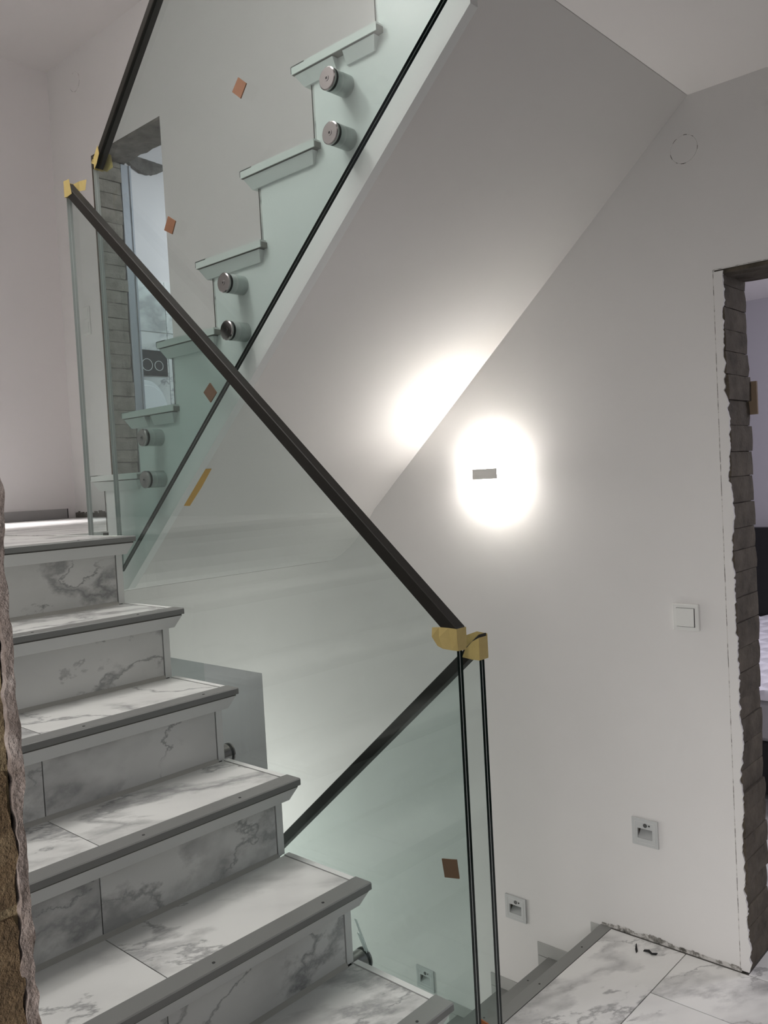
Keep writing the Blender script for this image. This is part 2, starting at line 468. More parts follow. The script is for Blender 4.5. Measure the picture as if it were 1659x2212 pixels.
# ------------------------------------------------------------------ bedroom opening: plaster edge and bricks
def ragged_strip(name, x0, x1, amp, z0, z1, y0, y1, mat, seed, n=90, parent=None, xslope=0.0, freq=14):
    m_ = MB(); prev = None
    for i in range(n + 1):
        z = z0 + (z1 - z0) * i / n
        e = x1 + amp * (0.9 * noise.noise(Vector((seed, 0.3, z * freq * 0.45))) + 0.5 * noise.noise(Vector((seed, 5.3, z * freq * 2.3))) + 0.35 * noise.noise(Vector((seed, 8.1, z * freq * 6.1))))
        o = len(m_.v)
        m_.v += [(x0, y0, z), (e, y0, z), (e - 0.002, y1, z), (x0, y1, z)]
        if prev is not None:
            for a, b in ((0, 1), (1, 2), (2, 3), (3, 0)):
                m_.f.append((prev + a, prev + b, o + b, o + a)); m_.m.append(0)
        prev = o
    m_.f.append((0, 3, 2, 1)); m_.m.append(0); m_.f.append((prev, prev + 1, prev + 2, prev + 3)); m_.m.append(0)
    return m_.build(name, mat, parent)
ragged_strip('plaster_edge', DX0 - 0.0025, DX0 + 0.022, 0.011, ZF + 0.004, DZ1 - 0.004, W - 0.0015, W + 0.012, M['wall'], 1.7, 320, wall_right, freq=22)
mb = MB(); mb.box(DX0 - 0.0050, DX0 - 0.0026, W - 0.0006, W + 0.004, ZF + 0.01, DZ1 + 0.002)
mb.box(DX0 - 0.004, DX1, W - 0.0006, W + 0.004, DZ1 + 0.001, DZ1 + 0.0028)
mb.build('cut_line', M['dirt'], wall_right)

def brick_piece(cx0, cx1, y0, y1, z0, z1, seed, parent, mat, amp=0.006, nx=1, ny=5, nz=3):
    """irregular block whose face looks along +x"""
    m_ = MB()
    def P(x, y, z, k):
        d = noise.noise_vector(Vector((x * 7 + seed, y * 22, z * 12)))
        e = noise.noise_vector(Vector((x * 3 + seed, y * 90, z * 120)))
        return (x + (d.x * amp * .5 + e.x * amp * .35) * k, y + (d.y + e.y * .5) * amp * 1.2, z + e.z * amp * .3)
    idx = {}
    for j in range(ny + 1):
        for k in range(nz + 1):
            y = y0 + (y1 - y0) * j / ny; z = z0 + (z1 - z0) * k / nz
            rim = 0.0018 if (k in (0, nz)) else 0.0
            idx[1, j, k] = len(m_.v); m_.v.append(P(cx1 - rim, y, z, 1.0))
            idx[0, j, k] = len(m_.v); m_.v.append((cx0, y, z))
    for j in range(ny):
        for k in range(nz):
            m_.f.append((idx[1, j, k], idx[1, j + 1, k], idx[1, j + 1, k + 1], idx[1, j, k + 1])); m_.m.append(0)
            m_.f.append((idx[0, j, k + 1], idx[0, j + 1, k + 1], idx[0, j + 1, k], idx[0, j, k])); m_.m.append(0)
    for k in range(nz):
        for j, fl in ((0, 0), (ny, 1)):
            q4 = (idx[0, j, k], idx[1, j, k], idx[1, j, k + 1], idx[0, j, k + 1])
            m_.f.append(q4 if not fl else q4[::-1]); m_.m.append(0)
    for j in range(ny):
        for k, fl in ((0, 0), (nz, 1)):
            q4 = (idx[0, j, k], idx[0, j + 1, k], idx[1, j + 1, k], idx[1, j, k])
            m_.f.append(q4 if not fl else q4[::-1]); m_.m.append(0)
    return m_.build('brick', mat, parent)   # shared builder of all jamb bricks

z = ZF + 0.002; i = 0
while z < DZ1 - 0.02:
    hgt = 0.068 + rnd.uniform(-0.008, 0.01)
    z1 = min(z + hgt, DZ1 - 0.004)
    brick_piece(DX0 - 0.0, DX0 + 0.022 + rnd.uniform(-0.003, 0.004), W + 0.010, YB - 0.002 + rnd.uniform(-0.006, 0.004), z, z1, i * 3.7, wall_right, M['brick_dark'], 0.0045)
    z = z1 + 0.0022; i += 1
mb = MB(); mb.box(DX0 + 0.001, DX0 + 0.012, W + 0.008, YB - 0.001, ZF + 0.001, DZ1 - 0.001)
mb.build('mortar', M['mortar'], wall_right)
# lintel above the bedroom opening, broken underside
def lintel(name, x0, x1, y0, y1, zt, zb, seed, mat, parent, amp=0.018):
    m_ = MB(); n1, n2 = 22, 8; g = []
    for i in range(n1 + 1):
        row = []
        for j in range(n2 + 1):
            x = x0 + (x1 - x0) * i / n1; y = y0 + (y1 - y0) * j / n2
            d = noise.noise(Vector((x * 14 + seed, y * 14, 0))) + 0.5 * noise.noise(Vector((x * 40 + seed, y * 40, 4)))
            yy = y + (0.018 * noise.noise(Vector((x * 12 + seed, 9, 1))) if j == n2 else 0.0)
            row.append(len(m_.v)); m_.v.append((x, yy, zb + amp * d * (0.25 if j == 0 else 1)))
        g.append(row)
    for i in range(n1):
        for j in range(n2):
            m_.f.append((g[i][j], g[i][j + 1], g[i + 1][j + 1], g[i + 1][j])); m_.m.append(0)
    tops = []
    for i in range(n1 + 1):
        a = m_.v[g[i][0]]; b = m_.v[g[i][n2]]
        tops.append((len(m_.v), len(m_.v) + 1)); m_.v += [(a[0], a[1], zt), (b[0], b[1], zt)]
    for i in range(n1):
        m_.f.append((g[i][0], g[i + 1][0], tops[i + 1][0], tops[i][0])); m_.m.append(0)
        m_.f.append((g[i + 1][n2], g[i][n2], tops[i][1], tops[i + 1][1])); m_.m.append(0)
        m_.f.append((tops[i][0], tops[i + 1][0], tops[i + 1][1], tops[i][1])); m_.m.append(0)
    return m_.build(name, mat, parent)
lintel('lintel', DX0 - 0.001, DX1, W + 0.004, YB - 0.003, DZ1 - 0.0005, DZ1 - 0.012, 2.2, M['brick_dark'], wall_right, 0.007)
mb = MB(); mb.box(DX0 + 0.012, DX0 + 0.040, YB + 0.002, YB + 0.012, 1.19, 1.29)
tag(mb.build('paper_scrap', M['cardboard'], None), 'small tan scrap stuck behind the brick edge of bedroom opening', 'scrap')

# ------------------------------------------------------------------ bathroom opening: bricks, lintel, frame
JY = 1.366
z = ZL + 0.002; i = 0
while z < BZ1 - 0.03:
    hgt = 0.070 + rnd.uniform(-0.010, 0.012)
    z1 = min(z + hgt, BZ1 - 0.014)
    brick_piece(BX0 - 0.0, BX0 + 0.012 + rnd.uniform(-0.003, 0.004), W + 0.012, JY + rnd.uniform(-0.008, 0.006), z, z1, 50 + i * 2.9, wall_right, M['brick'])
    z = z1 + 0.004; i += 1
mb = MB(); mb.box(BX0 + 0.0005, BX0 + 0.006, W + 0.006, JY, ZL + 0.001, BZ1 - 0.002)
mb.build('mortar', M['mortar'], wall_right)
ragged_strip('plaster_edge', BX0 - 0.022, BX0 + 0.004, 0.010, ZL + 0.03, BZ1 - 0.002, W - 0.002, W + 0.008, M['brick_dark'], 7.7, 120, wall_right, freq=18)
lintel('lintel', BX0 + 0.002, BX1 - 0.001, W + 0.002, YB - 0.005, BZ1 - 0.0005, BZ1 - 0.013, 5.1, M['concrete'], wall_right, 0.010)
mb = MB(); mb.box(BX0 - 0.01, BX0 + 0.010, JY + 0.006, YB + 0.028, ZL, BZ1 - 0.016)
mb.box(BX0 + 0.010, BX0 + 0.016, YB + 0.016, YB + 0.028, ZL, BZ1 - 0.016)
struct(mb.build('trim_4', M['pvc'], None, 0.0015))

# bathroom shell
mb = MB(); mb.box(XE, -1.8, YB, 3.2, ZL - 0.15, ZL)
bath_floor = struct(mb.build('floor.001', M['marble_floor']))
mb = MB(); mb.box(XE, -1.8, YB, 3.2, 3.50, 3.6)
struct(mb.build('ceiling.002', M['ceil']))
mb = MB(); mb.box(-2.1, -1.9, YB, 3.2, ZL, 3.5)
struct(mb.build('wall_bath', M['wall']))
mb = MB(); mb.box(XE, -1.8, 3.0, 3.2, ZL, 3.5)
struct(mb.build('wall_bath.001', M['wall']))
# wall tiles of the bathroom, hung on the end wall
tz = [ZL, 1.475, 2.074, 2.405]
ty = [YB + 0.002, 1.72, 2.32, 2.92]
ty = [YB + 0.002, 1.815 + 0.10, 2.52]
for k in range(3):
    for j in range(2):
        m_ = MB(); m_.box(XE - 0.001, XE + 0.010, ty[j] + 0.002, ty[j + 1] - 0.002, tz[k] + 0.003, tz[k + 1] - 0.003)
        m_.build('tile', M['marble_floor'], wall_end)
mb = MB(); mb.box(XE - 0.001, XE + 0.004, YB + 0.002, 2.6, ZL, 2.405)
mb.build('grout', M['white_plastic'], wall_end)
# broken plaster edge above the tiles
mb = MB(); prev = None
for i in range(21):
    t = i / 20; y = 1.665 + 0.30 * t
    top = 3.165 - 0.015 * t + 0.004 * noise.noise(Vector((y * 60, 1, 0)))
    bot = top - (0.016 + 0.075 * math.sin(math.pi * min(1, t * 0.9 + .05))) + 0.008 * noise.noise(Vector((y * 45, 8, 0)))
    o = len(mb.v); mb.v += [(XE + 0.03, y, bot), (XE + 0.045, y, (top + bot) / 2), (XE + 0.03, y, top), (XE - 0.001, y, top), (XE - 0.001, y, bot)]
    if prev is not None:
        for a in range(5):
            b = (a + 1) % 5
            mb.f.append((prev + a, o + a, o + b, prev + b)); mb.m.append(0)
    prev = o
mb.build('broken_plaster', M['concrete'], wall_end)

# ------------------------------------------------------------------ lower room behind the lower opening
mb = MB(); mb.box(XE, -1.1, YB + 0.12, 3.2, -1.95, -1.86)
struct(mb.build('floor.002', M['cellar']))
mb = MB(); mb.box(-2.00, -1.86, YB, 3.2, -1.86, 0.7); mb.box(XE, -1.9, 2.6, 2.75, -1.86, 0.7)
struct(mb.build('wall_cellar', M['cellar']))
mb = MB(); mb.box(XE, -1.85, YB, 3.2, 0.45, 0.55)
struct(mb.build('ceiling.003', M['cellar']))
mb = MB(); mb.box(XE, 0.6, YS, W + WT + 0.1, -1.95, -1.86)
struct(mb.build('floor.003', M['marble_floor']))

# ------------------------------------------------------------------ bedroom shell
bed_y = 4.56
mb = MB(); mb.box(-1.65, 3.0, YB, bed_y + 0.3, ZF - 0.2, ZF - 0.004)
bed_floor = struct(mb.build('floor.004', M['grout']))
for x0 in (-1.2, -0.6, 0.0, 0.6):
    for y0 in (YB, 2.0, 2.6, 3.2):
        tile(x0, x0 + 0.6, y0, y0 + 0.6 if y0 > YB else 2.0, ZF, bed_floor)
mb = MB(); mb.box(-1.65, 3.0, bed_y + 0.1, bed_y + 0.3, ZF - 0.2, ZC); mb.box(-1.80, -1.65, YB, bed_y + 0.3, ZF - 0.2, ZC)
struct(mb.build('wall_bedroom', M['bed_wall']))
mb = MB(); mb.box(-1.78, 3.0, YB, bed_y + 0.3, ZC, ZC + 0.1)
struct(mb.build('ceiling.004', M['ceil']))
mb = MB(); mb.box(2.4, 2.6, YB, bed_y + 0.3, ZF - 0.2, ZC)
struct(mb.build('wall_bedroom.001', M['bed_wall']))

bed = thing('bed', 'black bed with quilted white mattress seen through the bedroom opening at right', 'bed', (-0.2, 3.5, ZF))
bx0, bx1, by0 = -1.45, 0.6, 2.58
mb = MB(); mb.box(bx0 - 0.1, bx1 + 0.1, bed_y - 0.01, bed_y + 0.085, ZF, 0.606); mb.build('headboard', M['black'], bed, 0.01)
mb = MB(); mb.box(bx0, bx1, by0, bed_y - 0.02, ZF + 0.03, -0.200)
mb.box(bx0 + 0.05, bx0 + 0.13, by0 + 0.03, by0 + 0.1, ZF, ZF + 0.04); mb.box(bx1 - 0.13, bx1 - 0.05, by0 + 0.03, by0 + 0.1, ZF, ZF + 0.04)
mb.box(bx0 + 0.05, bx0 + 0.13, bed_y - 0.2, bed_y - 0.1, ZF, ZF + 0.04); mb.box(bx1 - 0.13, bx1 - 0.05, bed_y - 0.2, bed_y - 0.1, ZF, ZF + 0.04)
mb.build('bed_frame', M['black'], bed, 0.006)
mb = MB(); mb.box(bx0 + 0.01, bx1 - 0.01, by0, bed_y - 0.03, -0.199, -0.012); mb.build('mattress', M['sheet'], bed, 0.02)
mb = MB(); nq = 90; g = {}
xa_, xb_, ya_, yb_ = -1.1, 0.5, by0 + 0.004, bed_y - 0.04
for i in range(nq + 1):
    for j in range(nq + 1):
        x = xa_ + (xb_ - xa_) * i / nq; y = ya_ + (yb_ - ya_) * j / nq
        u = (x + y) / 0.17; v = (x - y) / 0.17
        du = abs(u - round(u)); dv = abs(v - round(v))
        g[i, j] = len(mb.v); mb.v.append((x, y, -0.010 + 0.045 * min(1, (min(du, dv) * 5.0) ** 0.6 * 0.5 + 0.5)))
for i in range(nq):
    for j in range(nq):
        mb.f.append((g[i, j], g[i + 1, j], g[i + 1, j + 1], g[i, j + 1])); mb.m.append(0)
    # closing skirt
for i in range(nq):
    a, b = mb.v[g[i, 0]], mb.v[g[i + 1, 0]]
    o = len(mb.v); mb.v += [(a[0], a[1] - 0.004, -0.011), (b[0], b[1] - 0.004, -0.011)]
    mb.f.append((o, o + 1, g[i + 1, 0], g[i, 0])); mb.m.append(0)
mb.build('quilted_cover', M['fabric'], bed, smooth=True)

# ------------------------------------------------------------------ stairs
def nosing_cap(parent, x, y0, y1, ztop, sgn, mat='alu', width=0.047, drop=0.0155, name='nosing'):
    """L profile; sgn +1: front looks along +x"""
    t = 0.0028; c = 0.0022
    pts = [(x - sgn * c, ztop), (x, ztop - c), (x, ztop - drop), (x - sgn * t, ztop - drop), (x - sgn * t, ztop - t), (x - sgn * width, ztop - t), (x - sgn * width, ztop)]
    m_ = MB(); m_.prism_y(pts, y0, y1)
    cap = m_.build(name, M[mat], parent)
    return cap

def screws(cap, x, z, ys):
    for yv in ys:
        m_ = MB(); m_.cyl((x, yv, z - 0.001), (0, 0, 1), 0.0032, 0.0016, 10)
        m_.build('screw', M['alu_dark'], cap)

def band(parent, xt, xb, xback, zt, zb, y0, y1, ov, sgn):
    """bevelled board under a tread: front leans back, open end (y1) leans in by ov"""
    m_ = MB()
    vs = [(xt, y0, zt), (xt, y1, zt), (xback, y1, zt), (xback, y0, zt),
          (xb, y0, zb), (xb, y1 - ov, zb), (xback, y1 - ov, zb), (xback, y0, zb)]
    fs = [(0, 1, 2, 3), (7, 6, 5, 4), (0, 4, 5, 1), (1, 5, 6, 2), (2, 6, 7, 3), (3, 7, 4, 0)]
    if sgn < 0: fs = [f[::-1] for f in fs]
    m_.add(vs, fs)
    return m_.build('edge_band', M['band'], parent)

# lower flight: rises from the hall to the half landing
fl1 = thing('stair_flight', 'near flight of marble tiled steps with grey nosings rising to the landing', 'stairs', (0.0, -0.5, ZF))
JOINT = -0.480
YL = YS + 0.004
for k in range(-2, 6):
    zt = k * H if k < 5 else ZL
    xn = -k * G
    xr = xn - 0.055                      # face of the riser below this nosing
    xb = (xn - G - 0.055) if k < 5 else XE + 0.06
    # tread
    m_ = MB(); m_.box(xb, xn - 0.004, YL, -0.006, zt - 0.018, zt - 0.004)
    tr = m_.build('tread', M['grout'], fl1)
    if k < 5:
        joints = [YL, JOINT, -0.0205]
        for a, b in zip(joints[:-1], joints[1:]):
            m_ = MB(); m_.box(xb + 0.006, xn - 0.0475, a + 0.0012, b - 0.0008, zt - 0.006, zt)
            m_.build('tile', M['marble'], tr)
    else:
        xj = [xn - 0.0475, xn - 0.0475 - 0.58, xn - 0.0475 - 1.16, -2.85, xb + 0.004]
        for a, b in zip(xj[:-1], xj[1:]):
            for c, d in ((YL, JOINT), (JOINT, -0.0205)):
                m_ = MB(); m_.box(b + 0.0008, a - 0.0008, c + 0.0012, d - 0.0008, zt - 0.006, zt)
                m_.build('tile', M['marble'], tr)
    xs_end = xb + 0.004 if k < 5 else -1.50
    m_ = MB(); m_.box(xs_end, xn - 0.0478, -0.0190, -0.004, zt - 0.012, zt + 0.0012)
    m_.build('edge_strip', M['trim'], tr)
    cap = nosing_cap(tr, xn, YL, 0.0, zt + 0.0012, 1)
    screws(cap, xn - 0.020, zt + 0.0012, [-0.09 - 0.035 * ((k * 7) % 3), -0.40, -0.66, -0.92])
    band(tr, xn - 0.005, xn - 0.022, xr - 0.008, zt - 0.018, zt - 0.049, YL, -0.004, 0.014, 1)
    # riser below the tread
    zb0 = (k - 1) * H if k > -2 else ZF
    m_ = MB(); m_.box(xr - 0.014, xr - 0.006, YL, -0.018, zb0 - 0.004, zt - 0.049)
    rs = m_.build('riser', M['grout'], fl1)
    segs = ((YL, JOINT), (JOINT, -0.0355)) if k < 4 else ((YL, -0.0355),)
    for a, b in segs:
        m_ = MB(); m_.box(xr - 0.007, xr, a + 0.0012, b - 0.0012, zb0 + 0.001, zt - 0.0492)
        m_.build('tile', M['marble_riser'], rs)
    m_ = MB(); m_.box(xr - 0.012, xr + 0.001, -0.0335, -0.0150, zb0 + 0.001, zt - 0.0492)
    m_.build('edge_strip', M['trim'], rs)
    m_ = MB(); m_.prism_y([(xr + 0.0002, zb0), (xr + 0.007, zb0), (xr + 0.0002, zb0 + 0.009)], YL, -0.036)
    m_.build('caulk', M['caulk'], rs)
# carcass of the flight and the landing slab
pts = [(0.46, ZF), ]
for k in range(-2, 6):
    xr = -k * G - 0.055 - 0.0142
    zt = (k * H if k < 5 else ZL) - 0.0182
    pts += [(xr, pts[-1][1]), (xr, zt)]
pts += [(XE + 0.001, ZL - 0.0182), (XE + 0.001, 0.72), (-1.30, 0.72)]
pts += [(0.30, ZF - 0.20), (0.46, ZF - 0.20)]
m_ = MB(); m_.prism_y(pts, YL, -0.0165); m_.build('stringer', M['paint'], fl1)

# half landing between the flights and along the long wall
slab = MB(); slab.box(XE + 0.001, -1.56, -0.016, W - 0.001, 0.722, ZL - 0.031)
struct(slab.build('ceiling.005', M['soffit']))
landing = MB(); landing.box(XE + 0.001, -1.505, -0.018, W - 0.001, ZL - 0.03, ZL - 0.0045)
landing = struct(landing.build('floor.005', M['grout']))
for a, b in ((-3.63, -2.85), (-2.85, -2.2), (-2.2, -1.508)):
    for c, d in ((-0.002, 0.56), (0.56, W - 0.012)):
        m_ = MB(); m_.box(a + 0.001, b - 0.001, c + 0.001, d - 0.001, ZL - 0.006, ZL)
        m_.build('tile', M['marble'], landing)
mb = MB(); mb.box(-1.5055, -1.500, -0.003, 0.149, 0.722, ZL - 0.002)
mb.build('edge_face', M['trim'], landing)
mb = MB(); mb.box(XE - 0.001, XE + 0.014, -1.05, 1.155, ZL + 0.001, ZL + 0.056)
struct(mb.build('baseboard_end', M['skirt']))
mb = MB(); mb.box(XE + 0.001, XE + 0.013, 1.155, 1.161, ZL + 0.001, ZL + 0.056)
struct(mb.build('trim_5', M['black']))
mb = MB(); q = random.Random(11)
for i in range(26):
    xa = XE + 0.004 + 0.43 * i / 26; xb = XE + 0.004 + 0.43 * (i + 1) / 26
    mb.box(xa, xb, W - 0.004, W + 0.002, ZL, ZL + 0.030 + q.uniform(-.008, .008))
struct(mb.build('trim_6', M['concrete']))

# upper flight: rises from the landing to the floor above
fl2 = thing('stair_flight', 'upper flight with white closed side and marble treads seen from below', 'stairs', (-1.4, 0.65, ZL))
XF = [-1.7331 + 0.2123 * j for j in range(0, 10)]
NJ = 7
NOTCH = {6: (-0.322, -0.290), 2: (-1.188, -1.156), 8: (0.10, 0.13)}
for j in range(1, NJ + 1):
    zt = ZL - 0.0045 + j * H
    xf = XF[j]; xr = xf + 0.055; xb = xf + 0.2123 + 0.055
    if j == NJ: xb = SX - 0.014
    m_ = MB(); m_.box(xf + 0.002, xb + 0.012, Y2 + 0.002, W - 0.002, zt - 0.0175, zt - 0.004)
    tr = m_.build('tread', M['void'], fl2)
    m_ = MB(); m_.box(xf + 0.048, xb - 0.001, Y2 + 0.024, W - 0.003, zt - 0.006, zt); m_.build('tile', M['marble'], tr)
    m_ = MB(); m_.box(xf + 0.003, xb + 0.010, Y2, Y2 + 0.020, zt - 0.0172, zt + 0.0012); m_.build('edge_strip', M['trim'], tr)
    nosing_cap(tr, xf, Y2, W - 0.003, zt + 0.0022, -1)
    segs = [(xf + 0.008, xb)]
    if j in NOTCH: segs = [(xf + 0.008, NOTCH[j][0]), (NOTCH[j][1], xb)]
    zt1, zb1 = zt - 0.020, zt - 0.049
    for a, (s0, s1) in enumerate(segs):
        m_ = MB(); inset = 0.020 if a == 0 else 0.0
        inb = 0.012 if a == len(segs) - 1 else 0.0
        vs = [(s0, Y2 + 0.004, zt1), (s1, Y2 + 0.004, zt1), (s1, 0.30, zt1), (s0, 0.30, zt1),
              (s0 + inset, Y2 + 0.016, zb1), (s1 - inb, Y2 + 0.016, zb1), (s1 - inb, 0.30, zb1), (s0 + inset, 0.30, zb1)]
        m_.add(vs, [(0, 1, 2, 3), (7, 6, 5, 4), (4, 5, 1, 0), (5, 6, 2, 1), (6, 7, 3, 2), (7, 4, 0, 3)])
        m_.build('edge_band', M['paint'], tr)
    if j in NOTCH:
        m_ = MB(); m_.box(NOTCH[j][0] - 0.001, NOTCH[j][1] + 0.001, 0.152, 0.30, zb1 + 0.001, zt1); m_.build('notch_core', M['void'], tr)
    zb0 = ZL if j == 1 else zt - H
    m_ = MB(); m_.box(xr - 0.008, xr, 0.152, W - 0.003, zb0, zt - 0.020); rs = m_.build('riser', M['marble_riser'], fl2)
    m_ = MB(); m_.box(xr - 0.0095, xr - 0.0082, 0.1495, 0.1515, zb0 + 0.002, zt - 0.049); m_.build('riser_joint', M['grout'], rs)
# closed side board with stepped top
def soff(x): return ZC + SK * (x - SX)
def bline(x): return 1.9955 + 0.8725 * (x - 0.058)
def stepped(bottom, x_end):
    p = [(XF[1] + 0.055, ZL - 0.002)]
    for j in range(1, NJ + 1):
        zt = ZL - 0.0045 + j * H - 0.020
        xr = XF[j] + 0.055
        p += [(xr, zt)]
        if j < NJ: p += [(xr + 0.2123, zt)]
    return p
p = stepped(None, 0)
xe = SX - 0.001
p.append((xe, p[-1][1]))
pb = p + [(xe, bline(xe)), (-1.37, bline(-1.37)), (-1.458, 0.735), (XF[1] + 0.055, 0.735)]
m_ = MB(); m_.prism_y(pb, 0.150, 0.1755); m_.build('side_board', M['paint'], fl2)
pm = p + [(xe, soff(xe))]
# rounded turn into the landing slab
for t in range(0, 7):
    a = t / 6
    x = -1.28 - 0.30 * a
    z = soff(-1.28) + (0.72 - soff(-1.28)) * (1 - (1 - a) ** 1.8) if a > 0 else soff(-1.28)
    pm.append((x, z))
pm += [(-1.58, ZL - 0.03), (XF[1] + 0.055, ZL - 0.03)]
m_ = MB(); m_.prism_y(pm, 0.1760, W - 0.0005); m_.build('soffit', M['soffit'], fl2)

# descending flight
fl0 = thing('stair_flight', 'flight with grey nosings going down beside the long wall from hall floor', 'stairs', (-1.1, 0.67, -1.86))
for i in range(0, 7):
    zt = ZF - i * H; xn = -0.35 - G * i; xr = xn + 0.055
    nxt = xn + G + 0.055
    if i == 0:
        m_ = MB(); m_.box(xn + 0.004, -0.3085, Y2 + 0.004, W - 0.004, zt - 0.018, zt - 0.004); tr = m_.build('tread', M['void'], fl0)
    else:
        m_ = MB(); m_.box(xn + 0.004, nxt, Y2 + 0.004, W - 0.002, zt - 0.018, zt - 0.004); tr = m_.build('tread', M['void'], fl0)
        m_ = MB(); m_.box(xn + 0.048, nxt - 0.001, Y2 + 0.022, W - 0.003, zt - 0.006, zt); m_.build('tile', M['marble'], tr)
        m_ = MB(); m_.box(xn + 0.048, nxt - 0.001, Y2 + 0.004, Y2 + 0.020, zt - 0.01, zt + 0.0012); m_.build('edge_strip', M['trim'], tr)
    cap = nosing_cap(tr, xn, Y2, W - 0.003, zt + 0.0012, -1, width=0.042)
    screws(cap, xn + 0.022, zt + 0.0012, [1.05, 0.80, 0.55, 0.30])
    m_ = MB(); m_.box(xr, xr + 0.008, 0.152, W - 0.003, zt - H + 0.001, zt - 0.019); m_.build('riser', M['marble_riser'], fl0)
    # small skirting tiles on the wall beside each step
    if i > 0:
        m_ = MB(); m_.box(xn - 0.040, xn + 0.235, W - 0.0045, W - 0.0005, zt - 0.075, zt - 0.004)
        m_.build('skirting_tile', M['skirt_tile'], fl0)
        m_ = MB(); m_.box(xn - 0.040, xn + 0.178, W - 0.0045, W - 0.0005, zt - 0.002, zt + 0.044)
        m_.build('skirting_tile', M['skirt_tile'], fl0)
    else:
        m_ = MB(); m_.box(xn - 0.036, xn + 0.04, W - 0.0045, W - 0.0005, zt - 0.06, zt - 0.004)
        m_.build('skirting_tile', M['skirt_tile'], fl0)
pts = []
for i in range(0, 7):
    zt = ZF - i * H - 0.0185; xr = -0.35 - G * i + 0.055 + 0.0085
    pts += [(xr, zt), (xr, zt - H)]
pts = [(-0.337, ZF - 0.0185)] + pts
pts += [(pts[-1][0], -1.859), (-0.337, -1.859)]
m_ = MB(); m_.prism_y(pts, 0.15, W - 0.0015); m_.build('carcass', M['paint'], fl0)

# ------------------------------------------------------------------ glass balustrades
def balustrade(label, poly, yc, far_edges, rail_pts, rail_y, rail_h, loc):
    """poly: list of (x,z); two panes with an interlayer, rail along rail_pts"""
    t = thing('glass_balustrade', label, 'balustrade', loc)
    n = len(poly)
    for y0, y1 in ((yc - 0.0085, yc - 0.0010), (yc + 0.0010, yc + 0.0085)):
        m_ = MB()
        vs = [(x, y0, z) for x, z in poly] + [(x, y1, z) for x, z in poly]
        a = sum(poly[i][0] * poly[(i + 1) % n][1] - poly[(i + 1) % n][0] * poly[i][1] for i in range(n))
        c1 = tuple(range(n)); c2 = tuple(range(2 * n - 1, n - 1, -1))
        if a < 0: c1, c2 = c1[::-1], c2[::-1]
        outer_first = y0 < yc - 0.005
        m_.add(vs, [c1 if outer_first else c2], 0)     # the bonded inner faces are one body: no surface there
        o = 0
        for i in range(n):
            s = (i, i + n, (i + 1) % n + n, (i + 1) % n)
            m_.f.append(s[::-1] if a < 0 else s); m_.m.append(2 if i in far_edges else 1)
        m_.build('glass_pane', [M['glass'], M['edge'], M['edge_far']], t)
    # interlayer seen as a line between the panes on the edges
    m_ = MB()
    for i in range(n):
        (xa, za), (xb, zb) = poly[i], poly[(i + 1) % n]
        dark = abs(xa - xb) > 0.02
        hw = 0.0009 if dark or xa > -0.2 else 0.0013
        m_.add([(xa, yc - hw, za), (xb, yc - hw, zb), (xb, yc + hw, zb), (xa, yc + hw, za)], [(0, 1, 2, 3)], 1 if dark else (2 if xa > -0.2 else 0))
    m_.build('interlayer', [M['inter'], M['inter_dark'], M['inter_near']], t)
    (xa, za), (xb, zb) = rail_pts
    m_ = MB()
    pr = [(xa, za), (xb, zb), (xb, zb - rail_h), (xa, za - rail_h)]
    m_.prism_y(pr, rail_y[0], rail_y[1])
    m_.build('handrail', M['rail'], t, 0.0016)
    return t

def r1z(x): return 0.757 + 0.8868 * (0.0485 - x)
def r0z(x): return 0.7265 + 0.8712 * (x - 0.0339)
def r2z(x): return 2.085 + 0.975 * (x + 1.295)
Y1C, Y2C = 0.0205, 0.109
bal1 = balustrade('glass balustrade of the near flight with its dark rail crossing the picture', [
    (0.044, r1z(0.044) - 0.008), (-1.340, r1z(-1.340) - 0.008), (-1.340, 0.60), (-1.05, 0.38), (-0.335, -0.30), (0.044, -0.44)], Y1C, (1,),
    ((0.050, r1z(0.050)), (-1.335, r1z(-1.335))), (0.0065, 0.0345), 0.037, (0.0, Y1C, -0.4))
lo2 = lambda x: 1.9945 + 0.878 * (x - 0.018)
bal2 = balustrade('glass balustrade of the upper flight leaving the picture at its top', [
    (-1.330, r2z(-1.330) - 0.008), (-1.330, lo2(-1.33)), (0.052, lo2(0.052)), (0.052, r2z(0.052) - 0.008)], Y2C, (0,),
    ((-1.312, r2z(-1.312)), (0.053, r2z(0.053))), (0.095, 0.123), 0.030, (-0.6, Y2C, 0.8))
nz0 = lambda x: ZF + 0.8758 * (x + 0.35)
bal0 = balustrade('glass balustrade beside the descending flight with rail sloping down to the left', [
    (0.031, r0z(0.031) - 0.008), (-1.30, r0z(-1.30) - 0.008), (-1.30, nz0(-1.30) - 0.40), (-0.40, nz0(-0.40) - 0.40), (0.031, -0.46)], Y2C, (1,),
    ((0.036, r0z(0.036)), (-1.30, r0z(-1.30))), (0.095, 0.123), 0.030, (-0.5, Y2C, -1.0))

